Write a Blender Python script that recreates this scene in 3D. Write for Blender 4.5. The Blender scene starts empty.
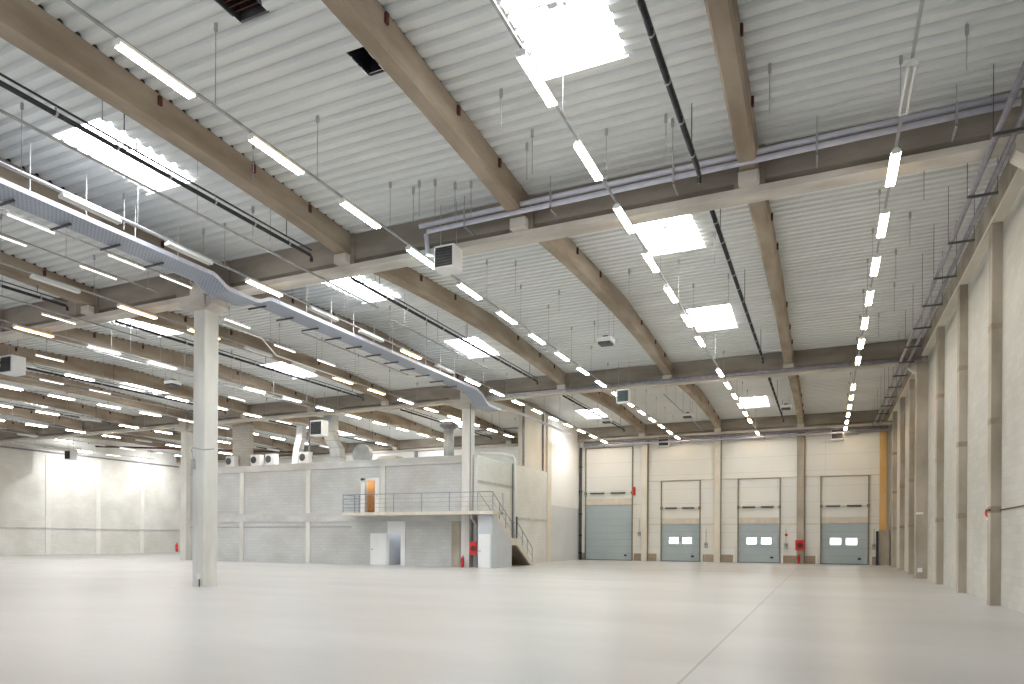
import bpy, math, random
from mathutils import Vector, Matrix
random.seed(7)
SC = bpy.context.scene
COL = SC.collection

# ------------------------------------------------------------------ helpers
class MB:
    """collects shapes (world coordinates) that become one mesh object"""
    def __init__(self): self.v = []; self.f = []
    def box(self, x0, x1, y0, y1, z0, z1):
        n = len(self.v)
        self.v += [(x, y, z) for z in (z0, z1) for y in (y0, y1) for x in (x0, x1)]
        for q in ((0,2,3,1),(4,5,7,6),(0,1,5,4),(2,6,7,3),(0,4,6,2),(1,3,7,5)): self.f.append(tuple(n+i for i in q))
        return self
    def rbox(self, x0, x1, y0, y1, z0, z1, c=0.03):
        """box with chamfered vertical edges"""
        p = [(x0+c,y0),(x1-c,y0),(x1,y0+c),(x1,y1-c),(x1-c,y1),(x0+c,y1),(x0,y1-c),(x0,y0+c)]
        return self.prism([(a, b, z0) for a, b in p], (0, 0, z1-z0))
    def prism(self, pts, d):
        n = len(self.v); k = len(pts); d = Vector(d)
        self.v += [tuple(p) for p in pts] + [tuple(Vector(p)+d) for p in pts]
        self.f.append(tuple(n+i for i in reversed(range(k)))); self.f.append(tuple(n+k+i for i in range(k)))
        for i in range(k):
            j = (i+1) % k; self.f.append((n+i, n+j, n+k+j, n+k+i))
        return self
    def tube(self, pts, r, s=8, caps=True):
        pts = [Vector(p) for p in pts]; rings = []
        for i, p in enumerate(pts):
            d = (pts[min(i+1, len(pts)-1)] - pts[max(i-1, 0)]).normalized()
            up = Vector((0,0,1)) if abs(d.z) < .9 else Vector((1,0,0))
            a = d.cross(up).normalized(); b = a.cross(d).normalized()
            n = len(self.v); rings.append(n)
            rr = r[i] if isinstance(r, (list, tuple)) else r
            for k in range(s):
                t = 2*math.pi*k/s
                self.v.append(tuple(p + a*math.cos(t)*rr + b*math.sin(t)*rr))
        for m, n in zip(rings, rings[1:]):
            for k in range(s):
                j = (k+1) % s; self.f.append((m+k, m+j, n+j, n+k))
        if caps:
            self.f.append(tuple(rings[0]+k for k in reversed(range(s)))); self.f.append(tuple(rings[-1]+k for k in range(s)))
        return self
    def grid(self, rows):
        n = len(self.v); w = len(rows[0])
        for r in rows: self.v += [tuple(p) for p in r]
        for i in range(len(rows)-1):
            for j in range(w-1):
                a = n+i*w+j; self.f.append((a, a+1, a+w+1, a+w))
        return self
    def build(self, name, mat, parent=None, smooth=False, loc=None, bevel=0):
        o0 = Vector((0,0,0))
        if parent is not None:
            p = parent
            while p is not None: o0 = o0 + p.location; p = p.parent
        if loc is not None and parent is None: o0 = Vector(loc)
        me = bpy.data.meshes.new(name)
        me.from_pydata([tuple(Vector(q)-o0) for q in self.v], [], self.f)
        me.materials.append(mat); me.validate()
        if smooth:
            for q in me.polygons: q.use_smooth = True
        ob = bpy.data.objects.new(name, me); COL.objects.link(ob)
        if parent is not None: ob.parent = parent
        elif loc is not None: ob.location = loc
        if bevel:
            m = ob.modifiers.new('bevel', 'BEVEL'); m.width = bevel; m.segments = 2; m.limit_method = 'ANGLE'
        return ob

def thing(name, label, cat, loc, group=None):
    o = bpy.data.objects.new(name, None); COL.objects.link(o)
    o.location = loc; o.empty_display_size = .2
    return tag(o, label, cat, group)
def tag(o, label, cat, group=None):
    o['label'] = label; o['category'] = cat
    if group: o['group'] = group
    return o
def structure(o): o['kind'] = 'structure'; return o
def dup(root, loc, label, group=None):
    r = root.copy(); COL.objects.link(r); r.location = loc; r['label'] = label
    if group: r['group'] = group
    for ch in list(root.children):
        c = ch.copy(); COL.objects.link(c); c.parent = r
        for g in list(ch.children):
            d = g.copy(); COL.objects.link(d); d.parent = c
    return r
ORD = ['', 'first','second','third','fourth','fifth','sixth','seventh','eighth','ninth','tenth','eleventh','twelfth',
       'thirteenth','fourteenth','fifteenth','sixteenth','seventeenth','eighteenth','nineteenth','twentieth']

# ------------------------------------------------------------------ materials
def base_mat(name, col, rough=.6, metal=0.):
    m = bpy.data.materials.new(name); m.use_nodes = True
    b = m.node_tree.nodes['Principled BSDF']
    b.inputs['Base Color'].default_value = (*col, 1); b.inputs['Roughness'].default_value = rough
    b.inputs['Metallic'].default_value = metal
    return m, m.node_tree.nodes, m.node_tree.links, b
def noisy(name, c1, c2, scale=3., rough=.7, stretch=(1,1,1), bump=0., detail=6, metal=0., lo=.35, hi=.65):
    m, N, L, b = base_mat(name, c1, rough, metal)
    g = N.new('ShaderNodeNewGeometry'); mp = N.new('ShaderNodeMapping'); mp.inputs['Scale'].default_value = stretch
    no = N.new('ShaderNodeTexNoise'); no.inputs['Scale'].default_value = scale; no.inputs['Detail'].default_value = detail
    cr = N.new('ShaderNodeValToRGB'); e = cr.color_ramp.elements
    e[0].position = lo; e[0].color = (*c1, 1); e[1].position = hi; e[1].color = (*c2, 1)
    L.new(g.outputs['Position'], mp.inputs[0]); L.new(mp.outputs[0], no.inputs[0])
    L.new(no.outputs['Fac'], cr.inputs[0]); L.new(cr.outputs[0], b.inputs['Base Color'])
    if bump:
        bp = N.new('ShaderNodeBump'); bp.inputs['Strength'].default_value = bump; bp.inputs['Distance'].default_value = .02
        L.new(no.outputs['Fac'], bp.inputs['Height']); L.new(bp.outputs[0], b.inputs['Normal'])
    return m
def bricky(name, axis, c1, c2, mortar, bw, bh, ms=.01, rough=.8, n1=(1,1,1), n2=(.85,.84,.82), nscale=.35, offset=.5, nlo=.35, nhi=.65, shift=(0,0)):
    """coursed surface; axis = 'x' wall runs along X, 'y' runs along Y, 'z' floor"""
    m, N, L, b = base_mat(name, c1, rough)
    g = N.new('ShaderNodeNewGeometry'); s = N.new('ShaderNodeSeparateXYZ'); c = N.new('ShaderNodeCombineXYZ')
    L.new(g.outputs['Position'], s.inputs[0])
    a0, a1 = {'x': ('X','Z'), 'y': ('Y','Z'), 'z': ('Y','X')}[axis]
    for k, (ax, sh) in enumerate(((a0, shift[0]), (a1, shift[1]))):
        ad = N.new('ShaderNodeMath'); ad.operation = 'ADD'; ad.inputs[1].default_value = sh
        L.new(s.outputs[ax], ad.inputs[0]); L.new(ad.outputs[0], c.inputs[k])
    t = N.new('ShaderNodeTexBrick'); t.offset = offset; t.inputs['Scale'].default_value = 1.
    t.inputs['Brick Width'].default_value = bw; t.inputs['Row Height'].default_value = bh
    t.inputs['Mortar Size'].default_value = ms; t.inputs['Mortar Smooth'].default_value = .3
    t.inputs['Color1'].default_value = (*c1,1); t.inputs['Color2'].default_value = (*c2,1); t.inputs['Mortar'].default_value = (*mortar,1)
    L.new(c.outputs[0], t.inputs[0])
    no = N.new('ShaderNodeTexNoise'); no.inputs['Scale'].default_value = nscale; no.inputs['Detail'].default_value = 8
    cr = N.new('ShaderNodeValToRGB'); e = cr.color_ramp.elements
    e[0].position = nlo; e[0].color = (*n1, 1); e[1].position = nhi; e[1].color = (*n2, 1)
    L.new(g.outputs['Position'], no.inputs[0]); L.new(no.outputs['Fac'], cr.inputs[0])
    mx = N.new('ShaderNodeMix'); mx.data_type = 'RGBA'; mx.blend_type = 'MULTIPLY'; mx.inputs[0].default_value = 1
    L.new(t.outputs['Color'], mx.inputs[6]); L.new(cr.outputs[0], mx.inputs[7]); L.new(mx.outputs[2], b.inputs['Base Color'])
    return m
def emit(name, col, s):
    m = bpy.data.materials.new(name); m.use_nodes = True; N = m.node_tree.nodes; L = m.node_tree.links
    b = N['Principled BSDF']; b.inputs['Base Color'].default_value = (*col,1)
    b.inputs['Emission Color'].default_value = (*col,1); b.inputs['Emission Strength'].default_value = s
    return m

M = {}
M['deck'] = noisy('ribbed_steel_deck', (.76,.775,.765), (.71,.725,.715), 1.2, .45, (.3,1,1))
M['beam'] = noisy('beam_concrete', (.26,.20,.145), (.39,.32,.245), 1.6, .75, (1,.35,1.3), .1)
M['girder'] = noisy('girder_concrete', (.22,.19,.155), (.35,.31,.26), 1.3, .75, (.35,1,1.3), .1)
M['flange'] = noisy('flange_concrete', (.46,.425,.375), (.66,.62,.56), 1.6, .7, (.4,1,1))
M['column'] = noisy('column_concrete', (.56,.55,.51), (.74,.73,.69), 1.4, .7, (1,1,.25), .05)
M['pilaster'] = noisy('pilaster_concrete', (.30,.26,.205), (.47,.42,.35), .8, .8, (1,1,.6), .05)
M['joint'] = noisy('joint_stain', (.27,.22,.16), (.36,.30,.23), 4., .8)
M['groove_shade'] = noisy('dark_groove_shade', (.035,.028,.022), (.06,.05,.04), 6., .9)
M['orange'] = noisy('orange_concrete', (.60,.36,.13), (.66,.45,.22), 1.2, .8, (1,1,.4))  # orange tone for the upper shaft of the rear corner column
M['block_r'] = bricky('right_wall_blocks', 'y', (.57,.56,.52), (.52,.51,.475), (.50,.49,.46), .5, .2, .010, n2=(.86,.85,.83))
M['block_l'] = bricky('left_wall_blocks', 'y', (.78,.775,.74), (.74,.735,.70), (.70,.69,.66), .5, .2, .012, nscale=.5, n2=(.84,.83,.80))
M['block_f'] = bricky('office_blocks', 'x', (.58,.59,.59), (.54,.55,.55), (.48,.49,.49), .5, .2, .013, nscale=.5, n2=(.84,.83,.80))
M['block_s'] = bricky('office_side_blocks', 'y', (.78,.775,.75), (.74,.735,.71), (.68,.67,.65), .5, .2, .012)
M['panel_w'] = bricky('white_sandwich_panel', 'x', (.79,.79,.765), (.78,.78,.755), (.62,.61,.57), 60, 1.1, .014, rough=.45, n2=(.95,.94,.9), offset=0)
M['plinth'] = bricky('plinth_brick', 'x', (.38,.30,.22), (.32,.25,.18), (.45,.40,.33), .3, .12, .012)
M['band'] = noisy('concrete_band', (.47,.47,.455), (.60,.595,.575), 2., .75, (.4,1,1))
M['slab'] = noisy('slab_concrete', (.60,.56,.48), (.70,.66,.58), 2., .7)
M['white'] = noisy('white_paint', (.84,.84,.83), (.80,.80,.79), 2., .5)
M['white_wall'] = noisy('white_plaster', (.86,.86,.84), (.82,.82,.80), .6, .6)
M['grey_wall'] = noisy('grey_plaster', (.60,.62,.63), (.64,.66,.67), .6, .6)
M['closet'] = noisy('grey_cladding', (.50,.53,.56), (.55,.58,.61), .9, .5)
M['beige'] = noisy('beige_concrete', (.66,.62,.53), (.72,.68,.60), .7, .75)
M['door_w'] = noisy('white_door_paint', (.82,.83,.84), (.79,.80,.81), 2., .4)
M['bluegrey'] = noisy('blue_grey_door_panel', (.37,.44,.47), (.41,.48,.51), .5, .45)
M['lintel'] = noisy('beige_lintel', (.60,.55,.46), (.68,.63,.54), 3., .6)
M['track'] = noisy('brown_steel_track', (.19,.155,.11), (.27,.22,.16), 4., .5)
M['dark'] = noisy('dark_steel', (.05,.05,.055), (.09,.09,.09), 5., .5)
M['black'] = noisy('black_plastic', (.012,.012,.016), (.028,.028,.035), 5., .4)
M['rail'] = noisy('galvanised_rail', (.36,.36,.36), (.46,.46,.46), 5., .4, metal=.3)
M['railing'] = noisy('grey_blue_railing', (.20,.24,.30), (.26,.30,.36), 5., .5)
M['pipe'] = noisy('lilac_grey_pipe', (.40,.39,.48), (.50,.49,.58), 4., .35)
M['pipe_d'] = noisy('dark_grey_pipe', (.20,.185,.21), (.29,.27,.30), 4., .4)
M['pipe_w'] = noisy('white_lilac_pipe', (.58,.58,.68), (.68,.68,.76), 4., .3)
M['duct'] = noisy('zinc_duct', (.46,.50,.53), (.58,.62,.65), 2.5, .35, metal=.4)
M['foil'] = noisy('white_wrapped_duct', (.78,.78,.76), (.66,.66,.65), 6., .4, bump=.3)
M['tray'] = bricky('perforated_tray', 'z', (.42,.47,.56), (.44,.49,.58), (.22,.25,.32), .10, .08, .014, rough=.4, offset=.5)
M['tray_s'] = noisy('tray_side', (.42,.46,.54), (.50,.54,.62), 3., .35, metal=.3)
M['red'] = noisy('red_enamel', (.62,.02,.02), (.52,.015,.015), 4., .35)
M['rust'] = noisy('rust_red_bracket', (.12,.03,.022), (.08,.02,.015), 6., .7)
M['wood'] = noisy('brown_room_wall', (.50,.30,.12), (.60,.40,.20), 2., .6, (3,3,.5))
M['lamp_w'] = noisy('lamp_housing_white', (.78,.78,.75), (.74,.74,.71), 3., .35)
M['tube_off'] = noisy('unlit_tube_glass', (.88,.88,.86), (.86,.86,.84), 3., .15)
M['lit_warm'] = emit('tube_lit_warm', (1,.84,.62), 45)
M['lit_cool'] = emit('tube_lit_cool', (.80,1,.97), 50)
M['lit_white'] = emit('tube_lit_white', (1,.93,.82), 60)
M['lit_amber'] = emit('tube_lit_amber', (1,.60,.22), 22)
M['lit_dim'] = emit('tube_lit_dim', (1,.95,.88), 2.2)
M['glow_warm'] = emit('reflector_glow_warm', (1,.72,.40), 3.0)
M['glow_cool'] = emit('reflector_glow_cool', (.72,1,.95), 3.0)
M['glow_white'] = emit('reflector_glow_white', (1,.86,.66), 3.6)
M['glow_amber'] = emit('reflector_glow_amber', (1,.45,.12), 1.6)
M['glow_dim'] = emit('reflector_glow_dim', (1,.95,.88), .8)
M['seam'] = noisy('pale_concrete_strip', (.80,.79,.745), (.76,.75,.71), 1.5, .8)
M['sky'] = emit('skylight_panel', (.93,.97,1), 24.)
M['win'] = emit('door_window_pane', (.95,.97,1), 3.)

# floor: pale power-floated concrete with long soft stains and saw-cut joints
def floor_mat():
    m, N, L, b = base_mat('polished_concrete_floor', (.6,.58,.55), .35)
    g = N.new('ShaderNodeNewGeometry')
    def noise(scale, st, det=6):
        mp = N.new('ShaderNodeMapping'); mp.inputs['Scale'].default_value = st
        no = N.new('ShaderNodeTexNoise'); no.inputs['Scale'].default_value = scale; no.inputs['Detail'].default_value = det
        L.new(g.outputs['Position'], mp.inputs[0]); L.new(mp.outputs[0], no.inputs[0]); return no
    def ramp(src, p0, c0, p1, c1):
        cr = N.new('ShaderNodeValToRGB'); e = cr.color_ramp.elements
        e[0].position = p0; e[0].color = (*c0,1); e[1].position = p1; e[1].color = (*c1,1); L.new(src, cr.inputs[0]); return cr
    def mul(a, c, f=1.):
        mx = N.new('ShaderNodeMix'); mx.data_type = 'RGBA'; mx.blend_type = 'MULTIPLY'; mx.inputs[0].default_value = f
        L.new(a, mx.inputs[6]); L.new(c, mx.inputs[7]); return mx.outputs[2]
    n1 = ramp(noise(.18, (.6,1,1), 3).outputs['Fac'], .35, (.58,.57,.557), .70, (.48,.468,.45))
    n2 = ramp(noise(.5, (.25,1,1), 3).outputs['Fac'], .2, (1,1,1), .85, (.84,.84,.84))
    n3 = ramp(noise(5., (.5,1,1), 3).outputs['Fac'], .3, (1,1,1), .8, (.96,.96,.96))
    col = mul(mul(n1.outputs[0], n2.outputs[0]), n3.outputs[0])
    s = N.new('ShaderNodeSeparateXYZ'); L.new(g.outputs['Position'], s.inputs[0])
    def joint(ax, off, pitch, w, dark, col):
        a = N.new('ShaderNodeMath'); a.operation = 'ADD'; a.inputs[1].default_value = off + pitch*40; L.new(s.outputs[ax], a.inputs[0])
        p = N.new('ShaderNodeMath'); p.operation = 'MODULO'; p.inputs[1].default_value = pitch; L.new(a.outputs[0], p.inputs[0])
        q = N.new('ShaderNodeMath'); q.operation = 'LESS_THAN'; q.inputs[1].default_value = w; L.new(p.outputs[0], q.inputs[0])
        mx = N.new('ShaderNodeMix'); mx.data_type = 'RGBA'; mx.blend_type = 'MULTIPLY'
        L.new(q.outputs[0], mx.inputs[0]); L.new(col, mx.inputs[6]); mx.inputs[7].default_value = (dark,dark,dark,1); return mx.outputs[2]
    col = joint('X', 1.5, 22.4, .035, .62, col)
    col = joint('Y', -3.2, 9.2, .02, .86, col)
    L.new(col, b.inputs['Base Color'])
    r = ramp(noise(.4, (1,1,1), 3).outputs['Fac'], .0, (.31,.31,.31), 1., (.37,.37,.37)); L.new(r.outputs[0], b.inputs['Roughness'])
    b.inputs['Specular IOR Level'].default_value = .5
    return m
M['floor'] = floor_mat()

# ------------------------------------------------------------------ camera
F, TH, R = 692., math.atan(313/692.), .0059
S, C = math.sin(TH), math.cos(TH)
cam = bpy.data.cameras.new('camera'); camo = bpy.data.objects.new('camera', cam); COL.objects.link(camo)
rt = Vector((C, S, 0)); up = Vector((0, 0, 1)); fw = Vector((-S, C, 0))
ex = rt*math.cos(R) + up*math.sin(R); ey = -rt*math.sin(R) + up*math.cos(R); ez = -fw
camo.matrix_world = Matrix(((ex.x,ey.x,ez.x,0),(ex.y,ey.y,ez.y,0),(ex.z,ey.z,ez.z,1.6),(0,0,0,1)))
cam.sensor_width = 36.; cam.lens = F/1024*36; cam.shift_y = (539.4-342)/1024; cam.clip_end = 300
SC.camera = camo
def seen(x, y, z, m=20):
    """is a point of the hall inside the photographed frame (used only to leave out repeats nobody sees)"""
    d = -x*S + y*C
    if d < 1: return False
    return -m < 512+(x*C+y*S)*F/d < 1024+m and -m < 539.4-(z-1.6)*F/d < 684+m

# ------------------------------------------------------------------ hall layout (metres)
XR, XL, YB, YS = 4.05, -63.3, 53.25, -2.2       # right wall, left wall, back wall, open south edge
GY = [-1.75, 16.68, 35.08, 52.9]               # girder axes
PITCH = 5.63
BX = [-1.6 - PITCH*k for k in range(11)]        # roof beams
ROWX = [1.23 - PITCH*k for k in range(12)]      # lamp rows
def zdeck(y):
    for a, b in zip(GY, GY[1:]):
        if a <= y <= b:
            h = (b-a)/2; return 10.5 + .45*(1-abs(y-(a+b)/2)/h)
    return 10.5

# ------------------------------------------------------------------ room shell
structure(MB().box(XL-.3, XR+.3, YS, YB+.3, -.2, 0).build('floor', M['floor']))
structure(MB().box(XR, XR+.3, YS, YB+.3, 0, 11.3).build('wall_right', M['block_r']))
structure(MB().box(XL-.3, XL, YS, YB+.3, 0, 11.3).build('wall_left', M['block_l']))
# back wall with real openings for the vehicle doors
DOORS = [(-17.55, -13.78, 4.38), (-11.45, -8.6, 2.85), (-5.8, -2.98, 2.85), (-.25, 2.68, 2.85)]
wb = MB(); x = XL
for a, b, h in DOORS:
    wb.box(x, a, YB, YB+.3, 0, 11.3); wb.box(a, b, YB, YB+.3, h, 11.3); x = b
wb.box(x, XR, YB, YB+.3, 0, 11.3)
structure(wb.build('wall_back', M['panel_w']))
# brick plinth between the docks
pl = MB()
for a, b in ((-18.0,-17.65),(-13.6,-11.75),(-8.35,-6.05),(-2.75,-.5),(2.95,4.0)): pl.box(a, b, YB-.06, YB, 0, .56)
structure(pl.build('baseboard_back', M['plinth']))
# horizontal panel joint rails across the back wall
hr = MB()
for a, b in ((-12.6,-11.5),(-11.5,-8.55),(-8.55,-7.55),(-7.1,-5.85),(-5.85,-2.95),(-2.95,-1.85),(-1.35,-.3),(-.3,2.75),(2.75,3.4)): hr.box(a, b, YB-.05, YB, 6.12, 6.2)
for a, b in ((-17.95,-17.6),(-13.7,-12.95)): hr.box(a, b, YB-.05, YB, 4.36, 4.44)
for a, b in ((-12.6,-11.5),(-8.5,-7.55),(-7.1,-5.9),(-2.9,-1.85),(-1.35,-.35),(2.8,3.4)): hr.box(a, b, YB-.05, YB, 2.78, 2.86)
structure(hr.build('trim_1', M['lintel']))
structure(MB().box(-23.2, -17.8, YB-.06, YB, 0, 10.6).build('trim_2', M['white_wall']))
structure(MB().box(-44., -23.2, YB-.06, YB, 6.0, 10.6).build('trim_3', M['white_wall']))

for i, yy in enumerate((39.26, 43.95, 48.6)): structure(MB().box(XL, XL+.05, yy-.22, yy+.22, 0, 8.9).build(f'trim_{11+i}', M['seam']))
structure(MB().box(XL, XL+.07, 20, YB, 2.3, 2.4).build('trim_14', M['band']))

# ribbed roof deck with openings for skylights and hatches
SKX = [-4.28, -15.45, -26.7, -38.0, -49.2]
SKY = [11.55, 20.75, 29.5, 47.9]
P = .333
def snap(y): return YS + round((y-YS)/P)*P
HOLES = []
SK = []
for sx in SKX:
    for sy in SKY:
        y0 = snap(sy-1.27); y1 = y0 + 7*P+.185
        SK.append((sx-.83, sx+.83, y0, y1)); HOLES.append(SK[-1])
VENT = (-9.62, -8.98, snap(8.0), snap(8.0)+3*P+.18); HATCH = (-8.30, -7.92, snap(10.3)+.1, snap(10.3)+.1+.8)
HOLES += [VENT, HATCH]
xs = sorted({XL, XR} | {h[0] for h in HOLES} | {h[1] for h in HOLES})
prof = []; y = YS
while y < YB:
    for dy, dz in ((0,0),(.165,0),(.215,.085),(.290,.085)): prof.append((y+dy, dz))
    y += P
dk = MB()
for xa, xb in zip(xs, xs[1:]):
    n = len(dk.v)
    for (yy, dz) in prof:
        z = zdeck(yy)+dz; dk.v += [(xa, yy, z), (xb, yy, z)]
    for i in range(len(prof)-1):
        ym = (prof[i][0]+prof[i+1][0])/2; xm = (xa+xb)/2
        if any(h[0] < xm < h[1] and h[2] < ym < h[3] for h in HOLES): continue
        k = n+2*i; dk.f.append((k, k+1, k+3, k+2))
structure(dk.build('ceiling', M['deck']))

# skylights: kerb, translucent dome and opener bar
def bay_name(y): return 'near' if y < GY[1] else ('middle' if y < GY[2] else 'far')
for (x0, x1, y0, y1) in SK:
    xm, ym = (x0+x1)/2, (y0+y1)/2
    z0, z1 = zdeck(y0), zdeck(y1)
    if not seen(xm, ym, 10.7, 60): continue
    k = SKX.index(min(SKX, key=lambda q: abs(q-xm)))+1
    place = {0: 'near roof bay', 1: 'middle roof bay, nearer of its two', 2: 'middle roof bay, farther of its two', 3: 'far roof bay'}[SKY.index(min(SKY, key=lambda q: abs(q-ym)))]
    t = thing('skylight', f'bright white skylight, {ORD[k]} skylight column from right, {place}', 'skylight', (xm, ym, zdeck(ym)), 'skylights in the ribbed roof')
    kb = MB()
    for a, b in ((x0-.17, x0-.13), (x1+.13, x1+.17)):
        kb.prism([(a,y0,z0+.13),(a,y1,z1+.13),(a,y1,z1+.5),(a,y0,z0+.5)], (b-a,0,0))
    kb.box(x0-.15, x1+.15, y0-.04, y0, z0+.0, z0+.5); kb.box(x0-.15, x1+.15, y1, y1+.04, z1-.0, z1+.5)
    kb.build('kerb', M['white'], t)
    rows = []
    for i in range(7):
        yy = y0+(y1-y0)*i/6; r = []
        for j in range(7):
            xx = x0-.14+(x1-x0+.28)*j/6
            r.append((xx, yy, z0+(z1-z0)*i/6+.48+.28*math.sin(math.pi*i/6)**.5*math.sin(math.pi*j/6)**.5 if 0<i<6 and 0<j<6 else z0+(z1-z0)*i/6+.48))
        rows.append(r)
    MB().grid(rows).build('dome', M['sky'], t, smooth=True)
    ob = MB(); zz = zdeck(ym)+.33
    ob.box(x0, x1, ym-.025, ym+.025, zz-.02, zz+.02); ob.box(xm-.25, xm-.05, ym-.07, ym+.07, zz-.08, zz-.02); ob.box(xm+.05, xm+.12, ym-.05, ym+.05, zz-.12, zz-.02)
    ob.build('opener_bar', M['rail'], t)
    fl = MB()
    for (a, b, c_, d) in ((x0-.06, x1+.06, y1-.02, y1+.10), ):
        fl.box(a, b, c_, d, z1-.09, z1-.05)
    fl.build('edge_flashing', M['white'], t)

# roof vent louvre and open hatch
x0,x1,y0,y1 = VENT; z = zdeck(y0)
t = thing('roof_vent', 'dark louvred roof vent beside the second roof beam', 'vent', ((x0+x1)/2,(y0+y1)/2,z))
v = MB().box(x0,x1,y0,y1,z+.5,z+.55)
for a,b in ((x0-.03,x0),(x1,x1+.03)): v.box(a,b,y0,y1,z-.05,z+.55)
v.box(x0,x1,y1,y1+.03,z-.05,z+.55); v.box(x0,x1,y0-.03,y0,z-.05,z+.55)
v.build('frame', M['dark'], t)
for i in range(9):
    yy = y0+.06+i*(y1-y0-.1)/9
    MB().prism([(x0,yy,z+.02),(x0,yy+.02,z+.02),(x0,yy+.10,z+.14),(x0,yy+.08,z+.14)], (x1-x0,0,0)).build('louvre_blade', M['rust'], t)
x0,x1,y0,y1 = HATCH; z = zdeck(y0)
h = MB().box(x0-.02,x1+.02,y0-.02,y1+.02,z+.45,z+.5)
for a,b in ((x0-.03,x0-.0),(x1,x1+.03)): h.box(a,b,y0,y1,z+.02,z+.5)
h.box(x0,x1,y0-.03,y0,z+.02,z+.5); h.box(x0,x1,y1,y1+.03,z+.02,z+.5)
t = thing('roof_hatch', 'jagged black opening cut in the ribbed ceiling by the second beam', 'hatch', ((x0+x1)/2,(y0+y1)/2,z))
h.build('shaft', M['black'], t)

# ------------------------------------------------------------------ concrete roof beams (gabled top, cambered soffit)
for b in range(3):
    ya, yb = GY[b]+.16, GY[b+1]-.16; ym = (ya+yb)/2
    for k, bx in enumerate(BX):
        if not any(seen(bx, ya+(yb-ya)*i/12, 10.2, 10) for i in range(13)): continue
        w = .2
        label = f'long brown concrete roof beam, {ORD[k+1]} from the right wall, in the {["near","middle","far"][b]} bay'
        t = thing('roof_beam', label, 'beam', (bx, ym, 9.85), 'roof beams between the girders')
        n = 24; top = []; bot = []
        for i in range(n+1):
            yy = ya+(yb-ya)*i/n; s = abs(yy-ym)/((yb-ya)/2)
            top.append((yy, zdeck(yy)-.01))
            bot.append((yy, 9.85 + .36*(1-s**2.0)))
        poly = [(bx-w, y_, z_) for y_, z_ in bot] + [(bx-w, y_, z_) for y_, z_ in reversed(top)]
        # chamfered soffit edges: lower strip narrower
        rows = []
        for (yb_, zb_), (yt_, zt_) in zip(bot, top):
            rows.append([(bx-w, yb_, zt_), (bx-w, yb_, zb_+.05), (bx-w+.05, yb_, zb_), (bx+w-.05, yb_, zb_), (bx+w, yb_, zb_+.05), (bx+w, yb_, zt_), (bx-w, yb_, zt_)])
        m = MB().grid(rows)
        n0 = 0; L_ = len(rows[0])
        m.f.append(tuple(range(0, L_-1))); m.f.append(tuple(reversed(range(n*L_, n*L_+L_-1))))
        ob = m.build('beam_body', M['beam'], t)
        ob.data.materials.append(M['flange'])  # paler soffit, darker sides: light from below put into the two colours
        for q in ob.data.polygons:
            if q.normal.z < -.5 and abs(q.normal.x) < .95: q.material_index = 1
        fy = [ya, ym, yb]
        MB().grid([[(bx-.15,y_,zdeck(y_)-.02),(bx-.15,y_,zdeck(y_)+.083),(bx+.15,y_,zdeck(y_)+.083),(bx+.15,y_,zdeck(y_)-.02)] for y_ in fy]).build('groove_shade_strip', M['groove_shade'], t)  # dark strip paints in the shade of the deck grooves above the beam
        for q in (-7.4, -5.6, -3.2, 2.6, 5.2, 7.2):
            zz = zdeck(ym+q)-.12
            if seen(bx+w, ym+q, zz, 5): MB().box(bx+w-.01, bx+w+.05, ym+q-.04, ym+q+.04, zz-.13, zz+.06).build('red_bracket', M['rust'], t)

# girders, one per span between columns
SPANS = [(-18.66, 4.04), (-41.1, -18.66), (-63.3, -41.1)]
SN = ['right', 'centre', 'left']
for gi in (1, 2, 3):
    gy = GY[gi]
    for si, (xa, xb) in enumerate(SPANS):
        t = thing('girder', f'{["","nearest","second","farthest"][gi]} deep concrete cross girder, its {SN[si]} span', 'girder', ((xa+xb)/2, gy, 9.45), 'cross girders')
        g = MB().prism([(xa,gy-.06,9.6),(xa,gy+.06,9.6),(xa,gy+.06,9.70),(xa,gy+.17,9.76),(xa,gy+.17,10.5),(xa,gy-.17,10.5),(xa,gy-.17,9.76),(xa,gy-.06,9.70)], (xb-xa,0,0))
        g.build('web', M['girder'], t)
        fl = MB().box(xa, xb, gy-.25, gy+.25, 9.45, 9.6)
        fl.build('bottom_flange', M['flange'], t)
        def stiff(a, b): MB().box(a, b, gy-.25, gy+.25, 9.6, 10.49).build('stiffener', M['girder'], t)
        ends = []
        if si == 0: ends = [(2.95, 4.04), (-18.66, -17.5)]
        elif si == 1: ends = [(-19.8, -18.66), (-41.1, -40.)]
        else: ends = [(-42.2, -41.1), (-63.3, -62.4)]
        for a, b in ends: stiff(a, b)
        for bx in BX:
            if xa+.5 < bx < xb-.5: stiff(bx-.33, bx+.33)
        for bx in BX:
            if xa+.5 < bx < xb-.5:
                for s_ in (-1, 1):
                    if s_ > 0 and gi == 3: continue
                    y0 = gy+s_*.25; y1 = gy+s_*.50
                    MB().rbox(bx-.22, bx+.22, min(y0,y1), max(y0,y1), 9.6, 9.85, .03).build('corbel', M['flange'], t)

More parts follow.
